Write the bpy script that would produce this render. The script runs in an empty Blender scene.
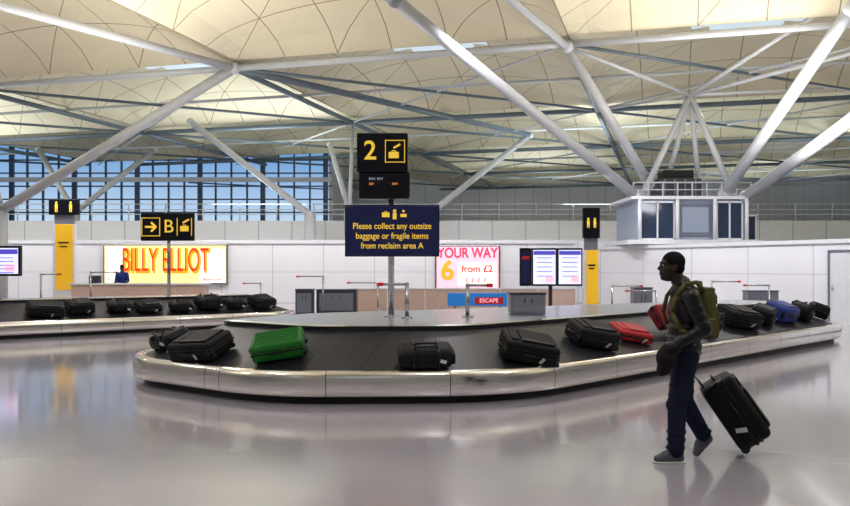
import bpy, bmesh, math, random
from mathutils import Vector, Matrix, Euler
random.seed(4)
scene = bpy.context.scene
scene.view_settings.view_transform = 'Standard'
scene.view_settings.exposure = 0.1
COL = scene.collection

def c(r, g, b):
    def f(v):
        v /= 255.0
        return v/12.92 if v <= 0.04045 else ((v+0.055)/1.055)**2.4
    return (f(r), f(g), f(b), 1.0)

# ------------------------------------------------------------ materials
def mat(name, col, rough=0.5, metal=0.0, emit=None, estr=0.0, var=0.08, scale=6.0, spec=0.5, coat=0.0):
    m = bpy.data.materials.new(name); m.use_nodes = True
    nt = m.node_tree; b = nt.nodes['Principled BSDF']
    b.inputs['Roughness'].default_value = rough
    b.inputs['Metallic'].default_value = metal
    b.inputs['Specular IOR Level'].default_value = spec
    b.inputs['Coat Weight'].default_value = coat
    if emit:
        b.inputs['Base Color'].default_value = col
        b.inputs['Emission Color'].default_value = emit
        b.inputs['Emission Strength'].default_value = estr
    else:
        tc = nt.nodes.new('ShaderNodeTexCoord'); n = nt.nodes.new('ShaderNodeTexNoise')
        n.inputs['Scale'].default_value = scale; n.inputs['Detail'].default_value = 3
        nt.links.new(tc.outputs['Object'], n.inputs['Vector'])
        mx = nt.nodes.new('ShaderNodeMix'); mx.data_type = 'RGBA'
        mx.inputs['A'].default_value = tuple(v*(1-var) for v in col[:3])+(1,)
        mx.inputs['B'].default_value = tuple(min(1, v*(1+var)) for v in col[:3])+(1,)
        nt.links.new(n.outputs['Fac'], mx.inputs['Factor'])
        nt.links.new(mx.outputs['Result'], b.inputs['Base Color'])
    return m

def math_node(nt, op, a, b=None):
    n = nt.nodes.new('ShaderNodeMath'); n.operation = op
    for i, v in enumerate((a, b)):
        if v is None: continue
        if isinstance(v, (int, float)): n.inputs[i].default_value = v
        else: nt.links.new(v, n.inputs[i])
    return n.outputs[0]

def lines_mat(name, base, line, specs, rough=0.5, metal=0.0, uv=False, var=0.06, nscale=0.3, bump=0.0, spec=0.5, coat=0.0):
    m = bpy.data.materials.new(name); m.use_nodes = True
    nt = m.node_tree; b = nt.nodes['Principled BSDF']
    b.inputs['Roughness'].default_value = rough; b.inputs['Metallic'].default_value = metal
    b.inputs['Specular IOR Level'].default_value = spec
    b.inputs['Coat Weight'].default_value = coat; b.inputs['Coat Roughness'].default_value = .09
    tc = nt.nodes.new('ShaderNodeTexCoord'); sx = nt.nodes.new('ShaderNodeSeparateXYZ')
    nt.links.new(tc.outputs['UV' if uv else 'Object'], sx.inputs[0])
    tot = None
    for ax, ay, az, per, wid in specs:
        s = math_node(nt, 'ADD', math_node(nt, 'ADD', math_node(nt, 'MULTIPLY', sx.outputs[0], ax),
                      math_node(nt, 'MULTIPLY', sx.outputs[1], ay)), math_node(nt, 'MULTIPLY', sx.outputs[2], az))
        f = math_node(nt, 'FRACT', math_node(nt, 'DIVIDE', s, per))
        l = math_node(nt, 'LESS_THAN', f, wid/per)
        tot = l if tot is None else math_node(nt, 'MAXIMUM', tot, l)
    n = nt.nodes.new('ShaderNodeTexNoise'); n.inputs['Scale'].default_value = nscale
    n.inputs['Detail'].default_value = 4
    nt.links.new(tc.outputs['Object'], n.inputs['Vector'])
    mx = nt.nodes.new('ShaderNodeMix'); mx.data_type = 'RGBA'
    mx.inputs['A'].default_value = tuple(v*(1-var) for v in base[:3])+(1,)
    mx.inputs['B'].default_value = tuple(min(1, v*(1+var)) for v in base[:3])+(1,)
    nt.links.new(n.outputs['Fac'], mx.inputs['Factor'])
    m2 = nt.nodes.new('ShaderNodeMix'); m2.data_type = 'RGBA'
    nt.links.new(tot, m2.inputs['Factor']); nt.links.new(mx.outputs['Result'], m2.inputs['A'])
    m2.inputs['B'].default_value = line
    nt.links.new(m2.outputs['Result'], b.inputs['Base Color'])
    if bump:
        bp = nt.nodes.new('ShaderNodeBump'); bp.inputs['Strength'].default_value = bump
        bp.inputs['Distance'].default_value = 0.01; bp.invert = True
        nt.links.new(tot, bp.inputs['Height']); nt.links.new(bp.outputs['Normal'], b.inputs['Normal'])
    return m

M = {}
M['floor'] = lines_mat('floor_terrazzo', c(162,157,168), c(156,151,162), [(1,0,0,2.4,.006),(0,1,0,2.4,.006)], rough=0.2, var=0.16, nscale=0.6, spec=.7, coat=.85)
M['wall'] = lines_mat('wall_panels', c(236,237,245), c(188,190,200), [(1,0,0,2.4,.03),(0,0,1,1.45,.02)], rough=0.3)
M['wallwarm'] = lines_mat('upper_wall_panels', c(216,217,221), c(158,162,170), [(1,0,0,1.8,.05)], rough=0.5)
M['pod'] = mat('pod_cladding', c(150,162,184), .35)
M['ceil'] = lines_mat('ceiling_panels', c(218,209,182), c(140,130,106),
    [(1,0,0,13/6.0,.045),(0,1,0,13/6.0,.045),(1,1,0,13/3.0,.05)], rough=.7, var=.22, nscale=.15)
M['sky'] = mat('skylight_glazing', c(190,205,215), .3, emit=c(185,205,218), estr=.75)
M['tube'] = mat('white_steel_tube', c(192,196,202), .35)
M['beam'] = mat('grey_steel_beam', c(98,112,124), .4)
M['steel'] = lines_mat('brushed_stainless', c(236,233,230), c(90,90,92), [(1,0,0,1.5,.012)], rough=.15, metal=1.0, uv=True, nscale=3)
M['plat'] = mat('platform_metal', c(196,198,206), .25, .8, scale=1.5)
M['belt'] = lines_mat('rubber_belt', c(24,24,31), c(7,7,9), [(1,-.35,0,.26,.03)], rough=.38, uv=True, bump=.6, spec=.35)
M['kick'] = mat('black_kick', c(12,12,14), .5)
M['black'] = mat('black_fabric', c(8,8,11), .6, scale=40, var=.25, spec=.2)
M['black2'] = mat('charcoal_fabric', c(13,13,18), .55, scale=40, var=.25, spec=.2)
M['trim'] = mat('black_plastic', c(7,7,8), .35, spec=.3)
M['silver'] = mat('silver_metal', c(170,172,178), .25, 1.0)
M['green'] = mat('green_shell', c(14,100,26), .45, scale=20, spec=.3)
M['red'] = mat('red_fabric', c(170,32,44), .5, scale=20, spec=.3)
M['maroon'] = mat('maroon_fabric', c(130,20,42), .5, scale=20, spec=.3)
M['blue'] = mat('blue_fabric', c(26,52,130), .5, scale=20, spec=.3)
M['tag'] = mat('paper_tag', c(200,200,205), .6)
M['navy'] = mat('sign_navy', c(18,26,72), .3, emit=c(20,28,84), estr=.10)
M['signblk'] = mat('sign_black', c(8,10,22), .3, spec=.3)
M['yel'] = mat('sign_yellow', c(232,196,70), .4, emit=c(245,200,60), estr=.5)
M['yelp'] = mat('pillar_yellow', c(236,186,36), .4, emit=c(250,185,40), estr=.2)
M['amber'] = mat('led_amber', c(240,170,60), .4, emit=c(255,150,50), estr=.7)
M['led'] = mat('led_white', c(160,165,190), .4, emit=c(180,190,230), estr=.5)
M['poster'] = mat('poster_lit', c(250,232,150), .4, emit=c(255,232,150), estr=.7)
M['posterp'] = mat('poster_pink_lit', c(250,190,205), .4, emit=c(255,182,200), estr=.75)
M['ored'] = mat('poster_orange_red', c(225,50,20), .4, emit=c(235,45,10), estr=.55)
M['oran'] = mat('poster_orange', c(245,150,30), .4, emit=c(255,150,20), estr=.8)
M['pink'] = mat('poster_pink', c(225,50,90), .4, emit=c(230,50,90), estr=.6)
M['ochre'] = mat('poster_ochre', c(235,160,40), .4, emit=c(240,160,40), estr=.75)
M['pw'] = mat('poster_white', c(240,240,240), .4, emit=c(255,250,240), estr=.65)
M['screen'] = mat('screen_white', c(215,220,255), .2, emit=c(210,215,255), estr=.9)
M['screenp'] = mat('screen_purple', c(80,70,180), .2, emit=c(90,85,205), estr=.55)
M['bluep'] = mat('banner_blue', c(30,110,190), .4, emit=c(30,120,200), estr=.3)
M['redp'] = mat('red_paint', c(200,30,35), .4)
M['grey'] = mat('grey_cabinet', c(112,116,130), .4)
M['dgrey'] = mat('dark_cabinet', c(52,54,66), .4)
M['white'] = mat('white_paint', c(222,225,232), .4)
M['frame'] = mat('window_frame', c(62,84,116), .4)
M['glassd'] = mat('pod_window_glass', c(46,60,84), .08, spec=.8)
M['wood'] = mat('counter_tan', c(206,178,164), .45)
M['skin'] = mat('skin_dark', c(44,27,22), .45, spec=.35)
M['hair'] = mat('hair_black', c(7,6,6), .85, spec=.2)
M['jacket'] = mat('jacket_leather', c(12,12,15), .38, scale=25, var=.2, spec=.35)
M['shirt'] = mat('plum_shirt', c(88,60,120), .7)
M['cloth'] = mat('carried_coat', c(17,12,17), .7, spec=.2)
M['jeans'] = mat('denim', c(13,19,42), .75, scale=60, var=.25, spec=.2)
M['shoe'] = mat('shoe_grey', c(72,74,82), .5)
M['sole'] = mat('shoe_sole', c(190,190,190), .5)
M['olive'] = mat('backpack_olive', c(76,72,38), .7, scale=30, var=.2, spec=.2)
M['olived'] = mat('backpack_strap', c(84,80,42), .7, spec=.2)
M['eye'] = mat('eye_white', c(150,145,140), .2)

# ------------------------------------------------------------ mesh builder
class B:
    def __init__(s): s.bm = bmesh.new(); s.mats = []
    def mi(s, m):
        if m not in s.mats: s.mats.append(m)
        return s.mats.index(m)
    def add(s, t, m, mtx=None, smooth=False):
        i = s.mi(m)
        if mtx is not None: bmesh.ops.transform(t, matrix=mtx, verts=t.verts)
        for f in t.faces: f.material_index = i; f.smooth = smooth
        me = bpy.data.meshes.new('t'); t.to_mesh(me); t.free()
        s.bm.from_mesh(me); bpy.data.meshes.remove(me)
    def box(s, ctr, size, m, rot=None, bev=0.0, seg=2):
        t = bmesh.new(); bmesh.ops.create_cube(t, size=1)
        bmesh.ops.scale(t, vec=Vector(size), verts=t.verts)
        if bev > 0:
            bmesh.ops.bevel(t, geom=t.edges[:], offset=bev, segments=seg, affect='EDGES', profile=.5)
        mtx = Matrix.Translation(Vector(ctr))
        if rot is not None: mtx = mtx @ (rot.to_matrix().to_4x4() if isinstance(rot, Euler) else rot)
        s.add(t, m, mtx, smooth=(seg >= 4))
    def cyl(s, p1, p2, r, m, r2=None, seg=12, caps=True):
        p1, p2 = Vector(p1), Vector(p2); d = p2-p1
        t = bmesh.new()
        bmesh.ops.create_cone(t, cap_ends=caps, segments=seg, radius1=r, radius2=r if r2 is None else r2, depth=d.length)
        q = Vector((0,0,1)).rotation_difference(d.normalized())
        s.add(t, m, Matrix.Translation((p1+p2)/2) @ q.to_matrix().to_4x4(), smooth=True)
    def ball(s, ctr, rad, m, rot=None, u=16, v=10):
        t = bmesh.new(); bmesh.ops.create_uvsphere(t, u_segments=u, v_segments=v, radius=1)
        if isinstance(rad, (int, float)): rad = (rad,)*3
        mtx = Matrix.Translation(Vector(ctr))
        if rot is not None: mtx = mtx @ rot.to_matrix().to_4x4()
        s.add(t, m, mtx @ Matrix.Diagonal((rad[0], rad[1], rad[2], 1)), smooth=True)
    def tube(s, pts, r, m, seg=8):
        for a, b in zip(pts[:-1], pts[1:]): s.cyl(a, b, r, m, seg=seg)
        for p in pts[1:-1]: s.ball(p, r, m, u=8, v=6)
    def cap(s, a, b, ra, rb, m):
        s.cyl(a, b, ra, m, r2=rb, seg=16); s.ball(a, ra, m); s.ball(b, rb, m)
    def obj(s, name, parent=None, loc=None, mtx=None):
        me = bpy.data.meshes.new(name); s.bm.to_mesh(me); s.bm.free()
        for m in s.mats: me.materials.append(m)
        o = bpy.data.objects.new(name, me); COL.objects.link(o)
        if parent: o.parent = parent
        if loc: o.location = loc
        if mtx is not None: o.matrix_world = mtx
        return o
def remeshed(b, name, voxel, smooth_it, parent):
    o = b.obj(name+'_tmp')
    r = o.modifiers.new('r', 'REMESH'); r.mode = 'VOXEL'; r.voxel_size = voxel
    sm = o.modifiers.new('s', 'SMOOTH'); sm.iterations = smooth_it; sm.factor = .5
    dg = bpy.context.evaluated_depsgraph_get(); dg.update()
    me = bpy.data.meshes.new_from_object(o.evaluated_get(dg))
    mats = list(o.data.materials)
    me.materials.clear()
    for f in me.polygons: f.use_smooth = True; f.material_index = 0
    me.materials.append(mats[0])
    bpy.data.objects.remove(o)
    n = bpy.data.objects.new(name, me); COL.objects.link(n); n.parent = parent
    return n
def empty(name, loc=(0,0,0), rz=0):
    e = bpy.data.objects.new(name, None); COL.objects.link(e); e.location = loc; e.rotation_euler = (0,0,rz)
    e.empty_display_size = .2
    return e
def text(body, size, m, loc, parent=None, name='lettering', align='CENTER', sx=1.0, bold=0.0, rz=0):
    cu = bpy.data.curves.new(name, 'FONT'); cu.body = body; cu.size = size; cu.align_x = align; cu.align_y = 'CENTER'
    cu.extrude = .004; cu.offset = bold; cu.materials.append(m)
    o = bpy.data.objects.new(name, cu); COL.objects.link(o)
    o.location = loc; o.rotation_euler = (math.pi/2, 0, rz); o.scale = (sx, 1, 1)
    if parent: o.parent = parent
    return o

# ------------------------------------------------------------ room shell
FY = 65
b = B(); b.box((0,38,-.1), (96,108,.2), M['floor']); b.obj('floor')
b = B(); b.box((-14.2,40.3,1.46), (42.4,.4,2.92), M['wall']); b.box((-14.2,40.07,2.86),(42.4,.1,.12),M['white']); b.obj('wall_back')
b = B(); b.box((0,46,2.1), (90,.4,4.2), M['wallwarm'])
b.box((-0,43.2,2.95),(90,5.4,.06),M['white'])
b.obj('wall_upper')
ang = math.atan2(-.873, .489)
wr = empty('wall_right', (7,34,0), ang)
b = B(); b.box((8,.15,1.25),(16,.3,2.5),M['wall']); b.box((8,-.03,2.44),(16,.08,.12),M['white'])
b.box((8,-.02,.06),(16,.04,.12),M['grey']); o = b.obj('panels', wr)
dr = empty('door_1', (7+.489*10.7-.03, 34-.873*10.7-.02, 0), ang)
b = B(); b.box((0,-.04,1.05),(.95,.05,2.1),M['white'])
for sx in (-.5,.5): b.box((sx,-.05,1.07),(.06,.08,2.14),M['grey'])
b.box((0,-.05,2.15),(1.06,.08,.06),M['grey']); b.cyl((-.36,-.12,1.0),(-.36,-.12,1.15),.015,M['silver'])
b.box((-.36,-.08,1.02),(.03,.07,.03),M['silver']); b.obj('leaf', dr)
b = B(); b.box((11.2,40.3,1.46),(8.4,.4,2.92),M['wall']); b.box((31,20.2,1.25),(32.5,.3,2.5),M['wall']); b.obj('wall_side_right')
b = B(); b.box((-46,25.5,5),(.4,79,10),M['wallwarm']); b.obj('wall_left')
b = B(); b.box((46,38,5),(.4,104,10),M['wallwarm']); b.obj('wall_far_right')
b = B(); b.box((0,-14,5),(92,.4,10),M['wallwarm']); b.obj('wall_front')
b = B(); b.box((19.5,85,5.6),(54,.4,11.2),M['wallwarm']); b.box((-7.2,75,5.6),(.3,20,11.2),M['wallwarm']); b.obj('wall_end')
b = B()
k = 0; x = -46
while x < -7:
    b.box((x,FY,5.5),(.12 if k%4 else .36,.2,11.6),M['frame']); x += 1.2; k += 1
for z in (4.9,5.9,6.9,7.9,8.9,9.9): b.box((-26.6,FY,z),(39,.16,.10),M['frame'])
b.box((-26.6,FY,8.4),(39,.3,.35),M['white'])
b.box((-26.6,FY,1.8),(39,.5,3.6),M['wallwarm'])
b.obj('window_1')
b = B()
for i in range(46):
    x = -44+i*2; b.cyl((x,45.9,4.2),(x,45.9,5.1),.035,M['tube'],seg=6)
for z in (4.55,4.8,5.1): b.cyl((-44,45.9,z),(46,45.9,z),.025,M['tube'],seg=6)
b.obj('railing')

# ------------------------------------------------------------ roof
O = Vector((-7.5,33.4,0)); u = Vector((.961,-.275,0)); v = Vector((.275,.961,0)); L = 13.0
N = 18
bm = bmesh.new(); I0,I1,J0,J1 = -5,5,-5,6
vs = {}
def outside(gi, gj):
    p = O + u*((gi+.5)*L/N) + v*((gj+.5)*L/N)
    return (p.y > FY+.3 and p.x < -7.3) or p.y > 86
for gi in range(I0*N, I1*N+1):
    for gj in range(J0*N, J1*N+1):
        a = (gi % N)/N; bb = (gj % N)/N
        A = 4*a*(1-a); Bq = 4*bb*(1-bb)
        z = 9.8 + 2.0*(max(A*Bq,0)**.7)
        vs[gi,gj] = bm.verts.new((gi*L/N, gj*L/N, z))
for gi in range(I0*N, I1*N):
    for gj in range(J0*N, J1*N):
        if outside(gi, gj): continue
        f = bm.faces.new((vs[gi,gj],vs[gi,gj+1],vs[gi+1,gj+1],vs[gi+1,gj]))
        a = ((gi % N)+.5)/N; bb = ((gj % N)+.5)/N
        f.material_index = 1 if (abs(a-.5)+abs(bb-.5) < .20 and bb > .36) else 0
for vv in [q for q in bm.verts if not q.link_faces]: bm.verts.remove(vv)
me = bpy.data.meshes.new('ceiling'); bm.to_mesh(me); bm.free(); me.materials.append(M['ceil']); me.materials.append(M['sky'])
ce = bpy.data.objects.new('ceiling', me); COL.objects.link(ce); ce.location = O
ce.rotation_euler = (0,0,math.atan2(-.275,.961))
def G(i, j, z=9.5):
    p = O + u*(L*i) + v*(L*j); p.z = z; return p
b = B()
def member(p, q, r, m, seg=8):
    p, q = Vector(p), Vector(q)
    if p.y > q.y: p, q = q, p
    if q.y > FY-.4 and q.x < -6.5:
        if p.y > FY-.4: return
        q = p.lerp(q, (FY-.4-p.y)/(q.y-p.y))
    b.cyl(p, q, r, m, seg=seg)
for j in range(-2,5):
    for i in range(-4,5):
        member(G(i,j), G(i+1 if i<4 else i+.5,j), .13, M['beam'] if j else M['tube'])
        if j >= 0: member(G(i,j+.5,9.7), G(i+1 if i<4 else i+.5,j+.5,9.7), .07, M['tube'], 6)
for i in range(-4,5):
    for j in range(0,4): member(G(i,j), G(i,j+1), .12, M['beam'])
for i in range(-4,4):
    for j in range(0,4):
        member(G(i,j), G(i+1,j+1), .07, M['beam'], 6)
        member(G(i+1,j), G(i,j+1), .05, M['tube'], 6)
b.cyl((-14.8,22.2,9.5), (-7.5,33.4,9.5), .15, M['tube']); b.cyl((-7.5,33.4,9.5),(6.2,50.2,9.5),.15,M['beam'])
b.cyl((.3,20,9.4),(4.99,29.8,9.4),.13,M['tube'])
b.obj('roof_truss')

def tree(name, struts, col=None):
    b = B()
    for p,q,r in struts: b.cyl(p,q,r,M['tube'],seg=16); b.ball(p,r*1.25,M['tube']); b.ball(q,r*1.25,M['tube'])
    if col: 
        for (x,y,z) in col: b.cyl((x,y,0),(x,y,z),.3,M['tube'],seg=16)
    return b.obj(name)
nd = (10.3,33,8.37)
tree('roof_support_tree', [
    ((7.9,32,4.4),(-.88,24.9,9.5),.19), ((-.88,24.9,9.5),(-4.2,22.2,11.0),.19),
    ((11.3,32,4.5),(12.9,25.7,9.5),.21), ((12.05,32,4.3),(15,20,8.8),.21),
    ((8.7,33,4.9),(4.99,29.8,9.4),.18),
    (nd,(8.3,32.5,4.4),.12),(nd,(9.5,34,4.4),.10),(nd,(11.0,34,4.4),.10),(nd,(11.8,32.5,4.4),.12),
    (nd,(4.99,29.8,9.4),.07),(nd,(13.2,28.5,10.2),.08),(nd,(17.5,26.3,9.4),.08),(nd,(15.5,33,8.6),.06),(nd,(8.6,42.3,9.5),.06)])
tree('roof_support_tree', [((-17.5,35,4),(-7.5,33.4,9.5),.2),((-17.5,35,4),(-20,37,9.4),.2),((-17.5,35,4),(-21,26,9.5),.2)], [(-17.5,35,4)])
tree('roof_support_tree', [((-5.95,44,4.4),(-12.6,45.7,9.5),.17),((-3.95,44.5,4.6),(-5.6,50,8.9),.14),((.38,44.5,4.6),(6.2,50.2,9.5),.17),((-3.95,44.5,4.6),(-3.9,45.9,9.4),.1)],
     [(-5.95,44,4.4),(-3.95,44.5,4.6),(.38,44.5,4.6)])
tree('roof_support_tree', [((-20.6,50,4.9),(-17.5,55,9.3),.17),((-20.6,50,4.9),(-25,55,9.3),.17)], [(-20.6,50,4.9)])

pd = empty('control_pod', (10,33.6,0))
b = B()
for x in (-2,2):
    b.cyl((x,1.6,0),(x,1.6,2.6),.2,M['white'])
    b.cyl((x*.9,-.2,0),(x*.9,-.2,2.6),.2,M['white']) if x > 0 else None
b.box((0,0,3.4),(4.1,3.4,1.7),M['pod']); b.box((0,0,4.28),(4.6,3.8,.12),M['white']); b.box((0,0,2.62),(5.0,4.2,.16),M['white'])
for x0,w in ((-1.3,1.25),(1.4,.95)):
    b.box((x0,-1.72,3.42),(w,.06,1.4),M['glassd'])
    for e in (-.5,0,.5): b.box((x0+e*w,-1.77,3.42),(.05,.1,1.45),M['white'])
    for z in (2.73,4.12): b.box((x0,-1.77,z),(w+.06,.1,.07),M['white'])
b.box((.12,-1.74,3.45),(1.2,.04,1.2),M['grey']); b.box((.12,-1.77,3.45),(1.0,.03,.95),M['pod'],bev=.01)
for x in (-.6,.8,1.98,-2.0): b.cyl((x,-1.95,2.68),(x,-1.95,4.25),.07,M['white'])
for k in range(9): b.cyl((-2.2+k*.55,-1.8,4.3),(-2.2+k*.55,-1.8,4.85),.03,M['tube'],seg=6)
b.cyl((-2.2,-1.8,4.85),(2.2,-1.8,4.85),.03,M['tube'],seg=6); b.cyl((-2.2,-1.8,4.58),(2.2,-1.8,4.58),.02,M['tube'],seg=6)
b.box((-.1,0,4.75),(1.7,1.2,.8),M['dgrey'],bev=.05); b.box((-.1,0,5.3),(1.2,.9,.35),M['trim'],bev=.05)
for k in range(4): b.box((-.7+k*.4,-.62,4.8),(.06,.03,.6),M['grey'])
b.box((2.6,.4,3.2),(.9,.9,1.0),M['glassd'],bev=.05); b.box((2.6,.4,3.72),(1.0,1.0,.06),M['white'])
for e in (-.45,0,.45): b.box((2.6+e,-.06,3.2),(.05,.04,1.0),M['white'])
b.obj('cabin', pd)

# ------------------------------------------------------------ carousels
def rounded(poly, radii, step=.12):
    n = len(poly); pts = []
    for i in range(n):
        p0, p1, p2 = (Vector(poly[(i-1)%n]), Vector(poly[i]), Vector(poly[(i+1)%n]))
        d0 = (p1-p0).normalized(); d1 = (p2-p1).normalized()
        th = math.acos(max(-1,min(1,d0.dot(d1)))); R = radii[i]; tl = R*math.tan(th/2)
        n0 = Vector((-d0.y, d0.x)); s = p1-d0*tl; ctr = s+n0*R
        k = max(3,int(R*th/step))
        for j in range(k+1):
            a = th*j/k; q = s-ctr
            pts.append((ctr+Vector((q.x*math.cos(a)-q.y*math.sin(a), q.x*math.sin(a)+q.y*math.cos(a))), 
                        Vector((-d0.x*math.sin(a)-d0.y*math.cos(a), d0.x*math.cos(a)-d0.y*math.sin(a)))))
    out = []
    for i in range(len(pts)):
        (a,na),(b_,nb) = pts[i], pts[(i+1)%len(pts)]
        d = (b_-a).length; k = max(1,int(d/.5))
        for j in range(k): out.append((a.lerp(b_, j/k), na.lerp(nb, j/k).normalized()))
    return out
PROF = [(.14,0,'kick'),(.14,.09,'kick'),(.02,.09,'steel'),(-.01,.11,'steel'),(-.022,.18,'steel'),(-.022,.29,'steel'),(-.008,.36,'steel'),(.01,.39,'steel'),(.04,.405,'steel'),(.13,.405,'steel'),(.15,.385,'belt'),
        (1.28,.80,'belt'),(1.28,.86,'steel'),(1.36,.875,'plat')]
def carousel(name, poly, radii):
    path = rounded(poly, radii)
    bm = bmesh.new(); uvl = bm.loops.layers.uv.new('UVMap')
    names = ['kick','steel','belt','plat']; rings = []; arc = [0]
    for i in range(len(path)): arc.append(arc[-1]+(path[(i+1)%len(path)][0]-path[i][0]).length)
    for (p,nn) in path: rings.append([bm.verts.new((p.x+nn.x*t, p.y+nn.y*t, z)) for t,z,_ in PROF])
    n = len(path)
    for i in range(n):
        A, Bq = rings[i], rings[(i+1)%n]
        for k in range(len(PROF)-1):
            f = bm.faces.new((A[k],Bq[k],Bq[k+1],A[k+1]))
            mt = PROF[k][2] if k else 'kick'
            if k == 1: mt = 'kick'
            f.material_index = names.index(mt); f.smooth = k in range(2,9)
            for l,(uu,vv) in zip(f.loops, ((arc[i],PROF[k][0]),(arc[i+1],PROF[k][0]),(arc[i+1],PROF[k+1][0]),(arc[i],PROF[k+1][0]))): l[uvl].uv = (uu,vv)
    f = bm.faces.new([r[-1] for r in rings]); f.material_index = 3
    bmesh.ops.recalc_face_normals(bm, faces=bm.faces)
    me = bpy.data.meshes.new(name); bm.to_mesh(me); bm.free()
    for k in names: me.materials.append(M[k])
    o = bpy.data.objects.new(name, me); COL.objects.link(o); return path
path1 = carousel('baggage_carousel', [(-1.95,10.2),(1.1,10.3),(10.2,19.9),(7.8,22.3),(-3.0,15.5),(-4.8,12.5)], [2.2,2.6,1.7,1.7,1.9,1.6])
path2 = carousel('baggage_carousel', [(-16,14.2),(-3.2,25.0),(-5.5,27.75),(-18.3,16.95)], [1.7,1.75,1.75,1.7])

def belt_frame(path, x, y, yaw=0, lift=.012):
    q = Vector((x,y)); p,nn = min(path, key=lambda e:(e[0]-q).length)
    t = (q-p).dot(nn); z = .385+(t-.15)*.415/1.13
    sl = math.atan(.415/1.13)
    nrm = Vector((-nn.x*math.sin(sl), -nn.y*math.sin(sl), math.cos(sl)))
    up = Vector((nn.x*math.cos(sl), nn.y*math.cos(sl), math.sin(sl)))
    al = up.cross(nrm)
    m = Matrix((al, up, nrm)).transposed().to_4x4(); m.translation = Vector((x,y,z))+nrm*lift
    return m @ Matrix.Rotation(yaw, 4, 'Z')

def suitcase(name, l, w, t, m, mtx, ribs=False, tag=True, hframe=0):
    b = B(); z0 = .0
    b.box((0,0,t/2), (l,w,t), m, bev=min(.055,t*.25), seg=4)
    b.box((0,0,t*.5), (l+.012,w+.012,.022), M['trim'], bev=.008)
    b.box((0,0,t*.66), (l+.008,w+.008,.012), M['trim'], bev=.004)
    if ribs:
        for k in range(7): b.box((0,-w*.36+k*w*.12,t+.002),(l*.86,w*.045,.018),m,bev=.007)
    else:
        b.box((l*.08,0,t+.008), (l*.62,w*.78,.035), m, bev=.016, seg=3)
        b.box((-l*.34,0,t+.004), (l*.16,w*.7,.03), m, bev=.013, seg=3)
        b.tube([(-l*.22,-w*.36,t+.03),(l*.36,-w*.36,t+.03)],.004,M['silver'],6)
    for (sx_,sy_) in ((0,-1),(-1,0)):
        if sy_: pts = [(-.09,-w/2,t*.5),(-.075,-w/2-.035,t*.5),(.075,-w/2-.035,t*.5),(.09,-w/2,t*.5)]
        else: pts = [(-l/2,-.09,t*.5),(-l/2-.035,-.075,t*.5),(-l/2-.035,.075,t*.5),(-l/2,.09,t*.5)]
        b.tube(pts,.012,M['trim'])
    for s in (-1,1):
        b.cyl((l/2-.01,s*(w/2-.06)-.015,.045),(l/2-.01,s*(w/2-.06)+.015,.045),.04,M['trim'])
        b.box((l/2-.03,s*(w/2-.06),.07),(.07,.06,.08),M['trim'],bev=.015)
        b.box((-l/2+.05,s*(w/2-.05),.02),(.04,.03,.03),M['trim'],bev=.008)
    for sx_ in (-1,1):
        for sy_ in (-1,1): b.ball((sx_*(l/2-.045),sy_*(w/2-.045),t*.5),(.05,.05,t*.42),M['trim'] if ribs is False else m,u=10,v=8)
    if tag: b.box((.13,-w/2-.03,t*.35),(.04,.006,.10),M['tag'],rot=Euler((.5,.3,0)))
    if hframe:
        for s in (-1,1): b.cyl((-l/2+.02,s*.08,.04),(-l/2-hframe,s*.08,.04),.011,M['silver'])
        b.tube([(-l/2-hframe,-.09,.04),(-l/2-hframe,.09,.04)],.016,M['trim'])
    return b.obj(name, mtx=mtx)
def duffel(name, l, w, t, m, mtx):
    b = B()
    b.box((0,0,t/2),(l,w,t),m,bev=min(t,w)*.38,seg=6)
    for s in (-.22,.22):
        b.box((s*l,0,t/2),(.035,w+.014,t+.014),M['trim'],bev=.017,seg=3)
    b.tube([(-.22*l,-w*.3,t),(-.18*l,-w*.42,t+.06),(.18*l,-w*.42,t+.06),(.22*l,-w*.3,t)],.012,M['trim'])
    b.tube([(-.22*l,w*.1,t),(-.16*l,-w*.1,t+.05),(.16*l,-w*.1,t+.05),(.22*l,w*.1,t)],.012,M['trim'])
    b.tube([(-.46*l,0,t*.8),(0,0,t+.008),(.46*l,0,t*.8)],.004,M['silver'],6)
    b.box((0,-w/2-.005,t*.42),(l*.36,.04,t*.5),m,bev=.015)
    b.box((l/2,-.02,t*.45),(.05,w*.6,t*.55),m,bev=.02); b.box((.3*l,-w/2-.02,t*.5),(.08,.008,.04),M['tag'],rot=Euler((0,.4,.2)))
    return b.obj(name, mtx=mtx)
P = path1; F = belt_frame
duffel('black_duffel_bag', .56,.42,.22, M['black2'], F(P,-3.66,12.32,.3))
suitcase('black_suitcase', .76,.52,.26, M['black'], F(P,-3.0,11.52,math.radians(12)))
suitcase('green_suitcase', .66,.50,.25, M['green'], F(P,-1.86,10.93,math.radians(28)), ribs=True, tag=False)
duffel('black_duffel_bag', .68,.38,.25, M['black'], F(P,.0,10.58,math.radians(4)))
suitcase('black_suitcase', .72,.54,.28, M['black'], F(P,1.32,11.12,math.radians(-32)))
suitcase('black_suitcase', .68,.50,.28, M['black2'], F(P,2.42,12.5,math.radians(-28)))
suitcase('red_suitcase', .60,.42,.17, M['red'], F(P,3.2,13.35,math.radians(-30)))
suitcase('red_suitcase', .58,.42,.24, M['maroon'], F(P,4.05,14.3,math.radians(0)) @ Matrix.Rotation(math.radians(35),4,'X') @ Matrix.Translation((0,.22,.02)), tag=False)
suitcase('black_suitcase', .78,.52,.32, M['black'], F(P,5.95,16.3,math.radians(-20)))
suitcase('black_suitcase', .60,.44,.30, M['black2'], F(P,6.78,17.2,math.radians(15)))
suitcase('blue_suitcase', .66,.48,.33, M['blue'], F(P,7.45,17.92,math.radians(-8)), tag=False)
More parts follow.
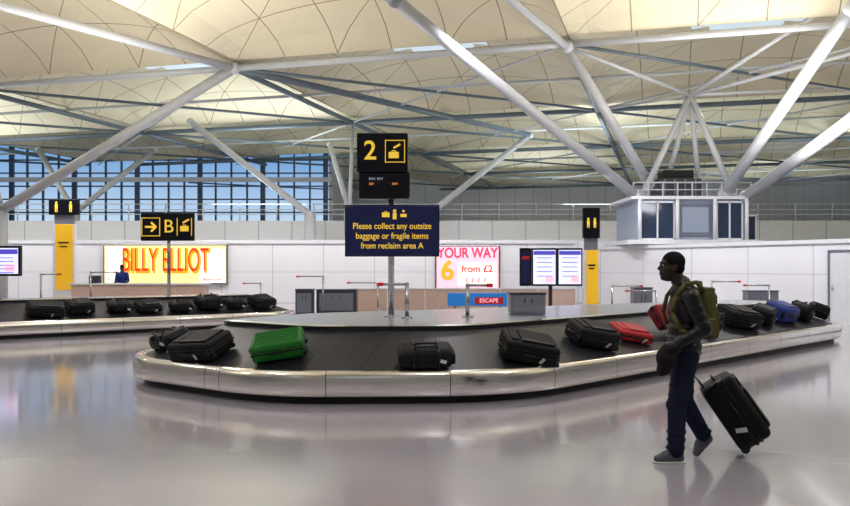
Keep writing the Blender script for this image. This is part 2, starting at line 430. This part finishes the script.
duffel('black_duffel_bag', .58,.44,.33, M['black'], F(P,8.2,18.65,math.radians(8)))
suitcase('black_suitcase', .56,.40,.30, M['black'], F(P,8.98,19.55,math.radians(0)))
duffel('black_duffel_bag', .50,.38,.32, M['black'], F(P,5.05,15.25,math.radians(10)))
# bags riding on the left carousel: distance along loading side, inset from rim, ...
dv = Vector((.764,.645)); nv = Vector((-.645,.764))
for s,t,kind,l,w,h,m,yaw in ((9.3,.5,'s',.8,.5,.27,'black',-8),(10.15,.6,'s',.62,.45,.28,'black2',6),(11.15,.6,'d',.6,.42,.24,'black',-5),(11.87,.55,'s',.62,.45,.23,'black',4),
        (12.76,.5,'d',.6,.4,.24,'black',0),(13.62,.6,'d',.78,.5,.33,'black',6),(14.4,.55,'d',.55,.4,.26,'black2',-6),(15.22,.55,'s',.72,.5,.30,'black',5)):
    q = Vector((-16,14.2))+nv*t+dv*s
    fn = suitcase if kind=='s' else duffel
    fn('black_suitcase' if kind=='s' else 'black_duffel_bag', l,w,h,M[m],F(path2,q.x,q.y,math.radians(yaw)))

# ------------------------------------------------------------ signs
def picto_case(b, x, z, s, m, y):
    b.box((x,y,z),(s,.01,s*.62),m,bev=.004); b.box((x,y,z+s*.42),(s*.4,.01,s*.07),m)
    for e in (-1,1): b.box((x+e*s*.17,y,z+s*.36),(s*.06,.01,s*.14),m)
sg = empty('reclaim_sign', (-.54,13.6,0))
b = B()
b.cyl((0,0,.876),(0,0,3.7),.05,M['silver'],seg=16); b.cyl((0,0,.876),(0,0,.89),.12,M['silver'],seg=20)
b.box((.02,-.12,2.24),(1.46,.09,.78),M['navy'],bev=.01); b.box((.02,-.11,2.24),(1.50,.06,.82),M['signblk'],bev=.01)
b.box((-.13,-.12,3.46),(.80,.32,.62),M['signblk'],bev=.02); b.box((-.10,-.1,2.95),(.80,.3,.42),M['signblk'],bev=.02)
b.box((-.10,-.252,2.95),(.72,.01,.34),M['signblk'],bev=.004)
picto_case(b,-.08,2.49,.12,M['yel'],-.17)
b.ball((.06,-.168,2.55),(.028,.006,.028),M['yel']); b.box((.06,-.168,2.47),(.06,.008,.1),M['yel'],bev=.003)
b.ball((.2,-.168,2.55),(.02,.006,.02),M['yel']); b.box((.2,-.168,2.48),(.1,.008,.05),M['yel'],bev=.003)
for e in (-1,1):
    b.box((.07+e*.15,-.285,3.48),(.012,.01,.36),M['yel']); b.box((.07,-.285,3.48+e*.17),(.3,.01,.012),M['yel'])
picto_case(b,.05,3.42,.16,M['yel'],-.285); b.box((.1,-.285,3.56),(.12,.01,.03),M['yel'],rot=Euler((0,-.5,0)))
b.obj('panel', sg)
text('2', .42, M['yel'], (-.32,-.286,3.48), sg, bold=.004)
for i,(t) in enumerate(['Please collect any outsize','baggage or fragile items','from reclaim area A']):
    text(t, .138, M['yel'], (.02,-.168,2.31-i*.155), sg, bold=.0008, sx=.88)
text('8763  BGY', .05, M['led'], (-.34,-.262,3.05), sg, align='LEFT'); text('2041', .05, M['amber'], (.02,-.262,2.97), sg, align='LEFT')
text('204', .05, M['amber'], (-.34,-.262,2.97), sg, align='LEFT')

sg = empty('direction_sign', (-7.21,23.93,0))
b = B(); b.cyl((0,0,.876),(0,0,3.1),.05,M['silver']); b.box((0,-.1,2.8),(1.5,.1,.78),M['signblk'],bev=.02)
for e in (-1,1): b.box((-.46+e*.25,-.16,2.8),(.02,.01,.52),M['yel']); b.box((-.46,-.16,2.8+e*.25),(.5,.01,.02),M['yel'])
b.box((-.49,-.16,2.8),(.26,.01,.06),M['yel']); 
for e in (-1,1): b.box((-.38,-.16,2.8+e*.06),(.2,.01,.055),M['yel'],rot=Euler((0,e*.78,0)))
picto_case(b,.48,2.75,.24,M['yel'],-.16); b.box((.52,-.16,2.96),(.2,.01,.05),M['yel'],rot=Euler((0,-.5,0)))
for e in (-1,1): b.box((.48+e*.2,-.16,2.8),(.02,.01,.5),M['yel'])
b.obj('panel', sg); text('B', .52, M['yel'], (.04,-.165,2.8), sg, bold=.0)

def toilet_pillar(x,y,w,z0,z1,z2,z3):
    e = empty('restroom_sign', (x,y,0)); b = B()
    b.box((0,0,z1/2),(w,.25,z1),M['white']); b.box((.03,-.14,(z0+z1)/2),(w*.8,.03,z1-z0),M['yelp'],bev=.01)
    b.box((0,-.16,z0+(z1-z0)*.72),(w*.5,.02,.06),M['signblk']); b.box((0,-.16,z0+(z1-z0)*.66),(w*.35,.02,.05),M['signblk'])
    b.box((0,0,(z1+z3)/2),(w*.9,.12,z3-z1),M['grey'])
    n = 2 if z3-z2 < 1 else 1
    b.box((0,-.05,(z2+z3)/2),(w*(1.4 if n==2 else 1.15),.2,z3-z2),M['signblk'],bev=.02)
    hh = min(z3-z2,w)*.7
    for k,dx in enumerate((-.28,.28) if n==2 else (-.22,.22)):
        cx = dx*w*(1.2 if n==2 else 1); cz=(z2+z3)/2
        b.ball((cx,-.155,cz+hh*.38),(hh*.11,.01,hh*.11),M['yel']); b.box((cx,-.155,cz+hh*.05),(hh*.26,.01,hh*.4),M['yel'],bev=.004)
        for s in (-1,1): b.box((cx+s*hh*.07,-.155,cz-hh*.3),(hh*.09,.01,hh*.34),M['yel'])
    b.obj('panel', e)
toilet_pillar(-16.1,38,.95,.67,3.6,4.02,4.72)
toilet_pillar(5.85,30,.52,.38,2.28,2.7,3.77)

def lit_poster(name, x, y, z0, z1, w, m):
    e = empty(name, (x,y,0)); b = B()
    b.box((0,0,(z0+z1)/2),(w+.16,.12,z1-z0+.16),M['silver'],bev=.02); b.box((0,-.07,(z0+z1)/2),(w,.02,z1-z0),m)
    b.obj('frame', e); return e
e = lit_poster('theatre_poster', -12.2,40.0,.95,2.7,5.7,M['poster'])
b = B(); b.box((2.2,-.085,1.75),(1.2,.01,1.6),M['pw'],bev=.004); b.box((-2.35,-.085,1.82),(.9,.01,1.7),M['pw'],bev=.004); b.obj('artwork', e)
text('BILLY ELLIOT', 1.6, M['oran'], (.07,-.095,1.93), e, sx=.44, bold=.05); text('BILLY ELLIOT', 1.6, M['ored'], (0,-.105,1.98), e, sx=.44, bold=-.01)
text('A triumph', .2, M['ored'], (-2.3,-.1,1.12), e); text('Book now', .2, M['ored'], (2.2,-.1,1.12), e)
e = lit_poster('advert_poster', 2.0,40.0,.65,2.65,2.9,M['posterp'])
b = B(); b.box((.45,-.085,1.35),(1.8,.01,1.1),M['pw']); b.obj('artwork', e)
text('YOUR WAY', .66, M['pink'], (0,-.1,2.34), e, sx=.8, bold=.015); text('6', 1.25, M['ochre'], (-.95,-.1,1.5), e, bold=.04)
text('from £2', .45, M['ored'], (.45,-.1,1.6), e, bold=.01); text('£ £ £ £', .35, M['pink'], (.4,-.1,1.08), e)
e = empty('low_banner', (1.85,30,0)); b = B(); b.box((0,0,.54),(2.1,.12,.46),M['bluep'],bev=.02); b.box((.4,-.07,.5),(1.0,.01,.24),M['redp'])
for s in (-.8,.8): b.box((s,.0,.03),(.1,.5,.06),M['silver']); b.box((s,.0,.2),(.05,.05,.35),M['silver'])
b.obj('board', e); text('ESCAPE', .2, M['posterp'], (.4,-.085,.5), e, sx=1.0)
def monitors(name, x, y, ws, z0, z1, post, base=0):
    e = empty(name, (x,y,0)); b = B(); tot = sum(ws); cx = -tot/2
    for i,w in enumerate(ws):
        b.box((cx+w/2,0,(z0+z1)/2),(w-.01,.14,z1-z0),M['trim'],bev=.02)
        if w > .5:
            b.box((cx+w/2,-.075,(z0+z1)/2),(w-.1,.01,z1-z0-.12),M['screen'])
            b.box((cx+w/2,-.082,z1-.15),(w-.12,.004,.12),M['screenp'])
            for k in range(5): b.box((cx+w*.5,-.082,z1-.3-k*(z1-z0)*.12),(w*.6,.004,.02),M['screenp'])
            b.box((cx+w*.7,-.082,z0+.2),(w*.3,.004,.18),M['posterp'])
        else:
            b.box((cx+w/2,-.075,(z0+z1)/2),(w-.1,.01,z1-z0-.16),M['navy']); b.box((cx+w/2,-.082,z1-.3),(w-.14,.004,.1),M['redp'])
        cx += w
    b.cyl((0,.1,base),(0,.1,z1),post,M['dgrey']); b.cyl((0,.1,base),(0,.1,base+.02),.25,M['dgrey'],seg=20)
    b.obj('screens', e)
monitors('information_monitors', 3.85,26,[.36,.78,.78],1.1,2.26,.06)
monitors('information_monitors', -10.75,20.96,[.8,.8],1.45,2.2,.05,.876)

def gate_post(x,y,z,h,arm):
    b = B(); b.cyl((0,0,0),(0,0,h),.032,M['silver']); b.ball((0,0,h),.035,M['silver']); b.cyl((0,0,0),(0,0,.015),.09,M['silver'],seg=16)
    b.cyl((0,0,h),(arm,0,h),.022,M['silver']); b.box((arm,0,h),(.10,.05,.06),M['redp'],bev=.01)
    b.obj('barrier_post', loc=(x,y,z))
gate_post(-.28,13.2,.877,.52,-.42); gate_post(.67,13.4,.877,.5,.35)
for x,y,h,a in ((-12.2,27,1.45,.6),(-11.8,30,1.5,.9),(-5.9,30.5,1.1,-.6),(-3.6,30,1.35,-.9),(5.72,26,1.1,.9),(7.07,26,.95,-.9),(8.44,25,1.25,.8),(9.96,24.6,1.15,-.7),(-1.44,26,1.2,-.9)):
    gate_post(x,y,0,h,a)
def cabinet(x,y,z,w,h,dp,m):
    b = B(); b.box((0,0,h/2),(w,dp,h),M[m],bev=.02); b.box((0,-dp/2-.005,h*.5),(w*.84,.012,h*.74),M['grey'],bev=.004)
    b.box((0,0,h+.012),(w+.03,dp+.03,.03),M['dgrey'],bev=.006)
    for s in (-1,1): b.cyl((s*w*.1,-dp/2-.02,h*.8),(s*w*.1,-dp/2-.02,h*.6),.008,M['trim'])
    b.obj('control_cabinet', loc=(x,y,z))
cabinet(1.7,14.2,.878,.58,.34,.4,'grey'); cabinet(-3.2,31,0,1.45,.85,.7,'dgrey'); cabinet(-4.15,29.4,0,.6,.9,.5,'dgrey')
cabinet(7.0,27.5,0,.6,1.0,.5,'grey'); cabinet(10.1,25.6,0,.9,.95,.5,'grey')
b = B(); b.box((0,0,.5),(5.2,.7,1.0),M['wood'],bev=.01); b.box((0,0,1.02),(5.4,.85,.06),M['white'],bev=.01); b.box((-1.8,0,1.2),(.4,.3,.3),M['dgrey'],bev=.02)
b.box((0,-.36,.1),(5.2,.02,.2),M['dgrey']); b.obj('service_counter', loc=(-11.2,33.5,0))
b = B(); b.box((0,0,.4),(9,.15,.8),M['wood']); b.box((0,0,.82),(9.1,.22,.05),M['white']); 
for k in range(7): b.box((-4.5+k*1.5,-.09,.4),(.05,.04,.8),M['white'])
b.obj('low_partition', loc=(1.5,34,0))

# ------------------------------------------------------------ people
def hand(b, w, d, n, s, curl, m, k=1.0):
    w,d,n,s = Vector(w),Vector(d).normalized(),Vector(n).normalized(),Vector(s).normalized()
    for off,ln in ((.030,.92),(.010,1.0),(-.010,.95),(-.029,.78)):
        kn = w+d*.082*k+s*off*k
        b.cap(w+s*off*.5, kn, .017*k, .0125*k, m)
        p = kn; a = curl*.6
        for L_ in (.040,.026,.021):
            dd = d*math.cos(a)+n*math.sin(a); q = p+dd*L_*ln*k
            b.cap(p,q,.0095*k,.008*k,m); p = q; a += curl
    r = w+d*.028*k+s*.026*k; q = r+(d*.6+s*.45+n*.5).normalized()*.042*k; b.cap(r,q,.014*k,.011*k,m)
    b.cap(q, q+(d*.7+n*.7-s*.1).normalized()*.032*k, .011*k,.009*k,m)
def person(name, loc, rz, J, mats, pack=False):
    E = empty(name, loc, rz); V = Vector
    hx,hy,hz = J['head']; S = mats
    b = B(); m = S['skin']
    b.ball((hx+.01,0,hz+.035),(.098,.076,.092),m); b.ball((hx-.03,0,hz-.045),(.066,.056,.078),m); b.ball((hx-.065,0,hz-.085),(.03,.034,.03),m)
    b.cap((hx-.088,0,hz+.02),(hx-.108,0,hz-.010),.010,.014,m); b.ball((hx-.095,0,hz-.018),(.018,.021,.011),m)
    b.ball((hx-.080,0,hz+.04),(.016,.055,.012),m)
    for z in (-.046,-.060): b.ball((hx-.090,0,hz+z),(.014,.025,.008),m)
    for s in (-1,1): b.ball((hx+.012,s*.077,hz-.005),(.018,.010,.032),m); b.ball((hx-.055,s*.042,hz-.02),(.03,.022,.03),m)
    b.cap((hx+.03,0,hz-.05), J['neck'], .057,.064, m)
    ch,wa,pe = V(J['chest']),V(J['waist']),V(J['pelvis'])
    b.ball(ch,(.105,.165,.19),m); b.ball(wa,(.095,.135,.16),m); b.ball(pe,(.105,.155,.12),m)
    for s in 'LR':
        sh,el,wr_ = V(J['sh'+s]),V(J['el'+s]),V(J['wr'+s]); b.cap(ch+V((0,0,.12)),sh,.07,.055,m); b.cap(sh,el,.052,.04,m); b.cap(el,wr_,.040,.026,m)
        hp,kn,an,to = V(J['hp'+s]),V(J['kn'+s]),V(J['an'+s]),V(J['to'+s])
        b.cap(hp,kn,.082,.054,m); b.cap(kn,an,.053,.036,m); b.cap(an,to,.036,.028,m)
    body = remeshed(b, 'body', .008, 3, E)
    b = B(); 
    for s in 'LR':
        h = J['hand'+s]; hand(b, J['wr'+s], h[0], h[1], h[2], h[3], m); 
        el,wr_ = V(J['el'+s]),V(J['wr'+s]); b.cap(wr_+(el-wr_)*.15, wr_, .027,.025, m)
    remeshed(b, 'hands', .004, 2, E)
    b = B()
    for s in (-1,1):
        b.ball((hx-.077,s*.03,hz+.018),.0100,M['eye']); b.ball((hx-.0835,s*.03,hz+.018),.0056,M['hair'])
        b.box((hx-.092,s*.031,hz+.042),(.008,.034,.006),M['hair'],bev=.0028)
    b.obj('eyes', E)
    b = B(); b.ball((hx+.020,0,hz+.05),(.102,.083,.090),S['hair']); b.ball((hx+.045,0,hz+.0),(.07,.074,.078),S['hair'])
    remeshed(b, 'hair', .007, 2, E)
    b = B(); m = S['legs']; b.ball(pe+V((0,0,.02)),(.132,.176,.13),m)
    for s in 'LR':
        hp,kn,an = V(J['hp'+s]),V(J['kn'+s]),V(J['an'+s])
        b.cap(hp,kn,.112,.080,m); b.cap(kn,an,.080,.068,m); b.ball(kn+V((-.012,0,.0)),(.084,.076,.075),m); b.ball(an+V((-.005,0,.03)),(.084,.072,.028),m)
        b.ball(an.lerp(kn,.25),(.086,.074,.018),m); b.ball(an.lerp(kn,.42),(.088,.078,.016),m); b.ball(kn.lerp(hp,.2),(.098,.086,.018),m); b.ball(kn.lerp(hp,.42),(.107,.094,.016),m)
    remeshed(b, 'trousers', .008, 1, E)
    b = B(); m = S['top']
    b.ball(ch+V((0,0,.0)),(.138,.200,.215),m); b.ball(wa,(.140,.180,.19),m); b.ball((wa+pe)/2+V((0,0,-.03)),(.150,.190,.10),m)
    b.ball(wa+V((-.01,0,-.02)),(.150,.188,.022),m); b.ball(wa+V((-.01,0,.07)),(.147,.190,.018),m)
    b.cap(V(J['neck'])+V((.01,0,.015)), V(J['neck'])+V((0,0,-.06)), .074,.095,m)
    b.ball(V(J['neck'])+V((.0,0,.02)),(.088,.086,.02),m)
    for s in 'LR':
        sh,el,wr_ = V(J['sh'+s]),V(J['el'+s]),V(J['wr'+s])
        b.cap(ch+V((0,0,.12)),sh,.088,.078,m); b.cap(sh,el,.078,.064,m); b.cap(el,wr_+(el-wr_)*.1,.064,.046,m)
        for f in (.2,.45,.7): b.ball(el.lerp(wr_,f),.064-.010*f,m)
        for f in (.3,.55,.8): b.ball(sh.lerp(el,f),(.084-.012*f,.084-.012*f,.018),m)
    remeshed(b, 'jacket', .008, 1, E)
    b = B(); m = S['shoe']
    for s in 'LR':
        an,to = V(J['an'+s]),V(J['to'+s])
        heel = V(J['heel'+s]); b.cap(heel, to, .042,.036, m); b.cap(heel+ (an-heel)*.3, an, .045,.045, m); b.cap((an+to)/2, to, .044,.034,m)
    remeshed(b, 'shoes', .008, 2, E)
    return E
J = dict(head=(-.055,0,1.655), neck=(.03,0,1.50), chest=(.06,0,1.28), waist=(.055,0,1.08), pelvis=(.05,0,.93),
    shL=(.055,-.185,1.405), elL=(.15,-.235,1.14), wrL=(-.085,-.23,1.01), shR=(.065,.185,1.405), elR=(.145,.235,1.13), wrR=(.13,.235,.865),
    handL=((-.95,.1,-.3),(.1,.5,-.9),(-.2,.35,.9),1.0), handR=((.0,0,-1),(-1,0,-.1),(0,-1,0),1.15),
    hpL=(.045,-.09,.90), knL=(-.035,-.10,.49), anL=(-.045,-.10,.10), toL=(-.20,-.11,.037), heelL=(-.015,-.10,.045), flatL=1,
    hpR=(.06,.09,.90), knR=(.085,.10,.50), anR=(.255,.12,.20), toR=(.20,.12,.04), heelR=(.30,.12,.16), flatR=0)
mm = dict(skin=M['skin'],hair=M['hair'],legs=M['jeans'],top=M['jacket'],shoe=M['shoe'])
man = person('walking_man', (2.17,7.3,0), 0, J, mm)
b = B(); b.box((-.11,-.105,.008),(.27,.085,.016),M['sole'],bev=.007); b.obj('sole', man)
b = B(); b.box((.235,0,1.26),(.14,.26,.43),M['olive'],bev=.06,seg=4); b.box((.305,0,1.18),(.05,.20,.22),M['olive'],bev=.024,seg=3)
b.box((.298,0,1.38),(.035,.18,.09),M['olived'],bev=.015); b.box((.23,0,1.465),(.12,.23,.04),M['olived'],bev=.018)
for s in (-1,1): 
    b.tube([(.2,s*.10,1.45),(.12,s*.125,1.53),(.02,s*.13,1.51),(-.055,s*.125,1.41),(-.088,s*.13,1.27),(-.03,s*.19,1.13),(.14,s*.19,1.07)],.018,M['olived'])
    b.box((.24,s*.14,1.15),(.09,.035,.16),M['olived'],bev=.015)
b.tube([(.2,-.04,1.47),(.19,-.03,1.53),(.19,.03,1.53),(.2,.04,1.47)],.01,M['olived'])
b.obj('backpack', man)
b = B(); b.ball((.055,0,.925),(.147,.187,.035),M['shirt'],u=24); remeshed(b,'shirt_hem',.008,1,man)
b = B()
for p,r in (((-.16,-.22,.97),(.05,.06,.05)),((-.19,-.22,.90),(.055,.07,.09)),((-.17,-.2,.83),(.06,.06,.08)),((-.13,-.2,.90),(.05,.08,.08)),((-.1,-.24,.98),(.06,.05,.045)),((-.20,-.2,.80),(.035,.06,.06))):
    b.ball(p,r,M['cloth'])
remeshed(b,'carried_coat',.01,3,man)

hdir = Vector((-.555,0,.832)); tdir = Vector((.832,0,.555))
cor = Vector((2.79,7.535,.035)); l,w,t = .62,.44,.31
m4 = Matrix((-hdir, Vector((0,-1,0)), tdir)).transposed()
if m4.determinant() < 0: m4 = Matrix((-hdir, Vector((0,1,0)), tdir)).transposed()
m4 = m4.to_4x4(); m4.translation = cor+hdir*(l/2+.005)+Vector((0,0,.008))
suitcase('rolling_suitcase', l,w,t, M['black'], Matrix.Translation(cor) @ Matrix.Rotation(math.radians(-14),4,'Z') @ Matrix.Translation(-cor) @ m4, hframe=.225)

J2 = dict(head=(-.02,0,1.655), neck=(.02,0,1.50), chest=(.02,0,1.28), waist=(.02,0,1.08), pelvis=(.02,0,.93),
    shL=(.02,-.185,1.405), elL=(.03,-.24,1.13), wrL=(-.17,-.2,1.08), shR=(.02,.185,1.405), elR=(.03,.24,1.13), wrR=(-.17,.2,1.08),
    handL=((-1,0,-.1),(0,.2,-1),(0,1,0),.4), handR=((-1,0,-.1),(0,-.2,-1),(0,-1,0),.4),
    hpL=(.02,-.09,.90), knL=(.0,-.10,.49), anL=(.02,-.10,.10), toL=(-.13,-.11,.037), heelL=(.05,-.10,.045), flatL=1,
    hpR=(.02,.09,.90), knR=(.0,.10,.49), anR=(.02,.12,.10), toR=(-.13,.12,.037), heelR=(.05,.12,.045), flatR=1)
m2 = dict(skin=M['skin'],hair=M['hair'],legs=M['black'],top=M['blue'],shoe=M['trim'])
person('counter_attendant', (-12.3,34.5,0), math.radians(90), J2, m2)

# ------------------------------------------------------------ lights and world
w = bpy.data.worlds.new('World'); scene.world = w; w.use_nodes = True
nt = w.node_tree; bg = nt.nodes['Background']
tc = nt.nodes.new('ShaderNodeTexCoord'); sp = nt.nodes.new('ShaderNodeSeparateXYZ'); rp = nt.nodes.new('ShaderNodeValToRGB')
nt.links.new(tc.outputs['Generated'], sp.inputs[0]); nt.links.new(sp.outputs[2], rp.inputs[0]); nt.links.new(rp.outputs[0], bg.inputs[0])
rp.color_ramp.elements[0].color = c(190,215,238); rp.color_ramp.elements[0].position = .05
rp.color_ramp.elements[1].color = c(105,155,208); rp.color_ramp.elements[1].position = .13
bg.inputs[1].default_value = 1.0
def area(name, loc, size, energy, col, rot=(0,0,0)):
    ld = bpy.data.lights.new(name,'AREA'); ld.shape='RECTANGLE'; ld.size=size[0]; ld.size_y=size[1]; ld.energy=energy; ld.color=col
    o = bpy.data.objects.new(name, ld); COL.objects.link(o); o.location=loc; o.rotation_euler=rot; return o
for x in (-28,-9,10,28):
    for y in (6,26,48,70):
        if y > FY and x < -7: continue
        area('uplighter', (x,y,5.0), (5,5), 720 if y<60 else 560, (1,.95,.87) if y<40 else (.88,.96,.98), (math.pi,0,0))
for x in (-22,-11,0,11):  # added fill spots under the roof to brighten floor and walls, no real fittings
    for y in (4,15,25,36):
        ld = bpy.data.lights.new('fill_spot','SPOT'); ld.energy = 760; ld.spot_size = math.radians(150); ld.spot_blend = .6; ld.shadow_soft_size = .25; ld.color = (.98,.96,1)
        o = bpy.data.objects.new('fill_spot', ld); COL.objects.link(o); o.location = (x+1.5,y,9.3)
area('wall_fill', (-14,37.2,5.6), (40,.6), 680, (1,.97,.94), (math.radians(48),0,0))  # added fill lamp, unseen from the camera, brightens the back wall
area('wall_fill', (8.8,26.0,4.6), (12,.5), 190, (.93,.95,1), (math.radians(52),0,ang))  # same kind of added fill for the slanted right wall

cam = bpy.data.cameras.new('camera'); co = bpy.data.objects.new('camera', cam); COL.objects.link(co)
co.location = (0,0,1.65); co.rotation_euler = (math.pi/2,0,0); cam.sensor_width = 36; cam.lens = 36; cam.shift_y = 15/850
cam.clip_end = 500
scene.camera = co
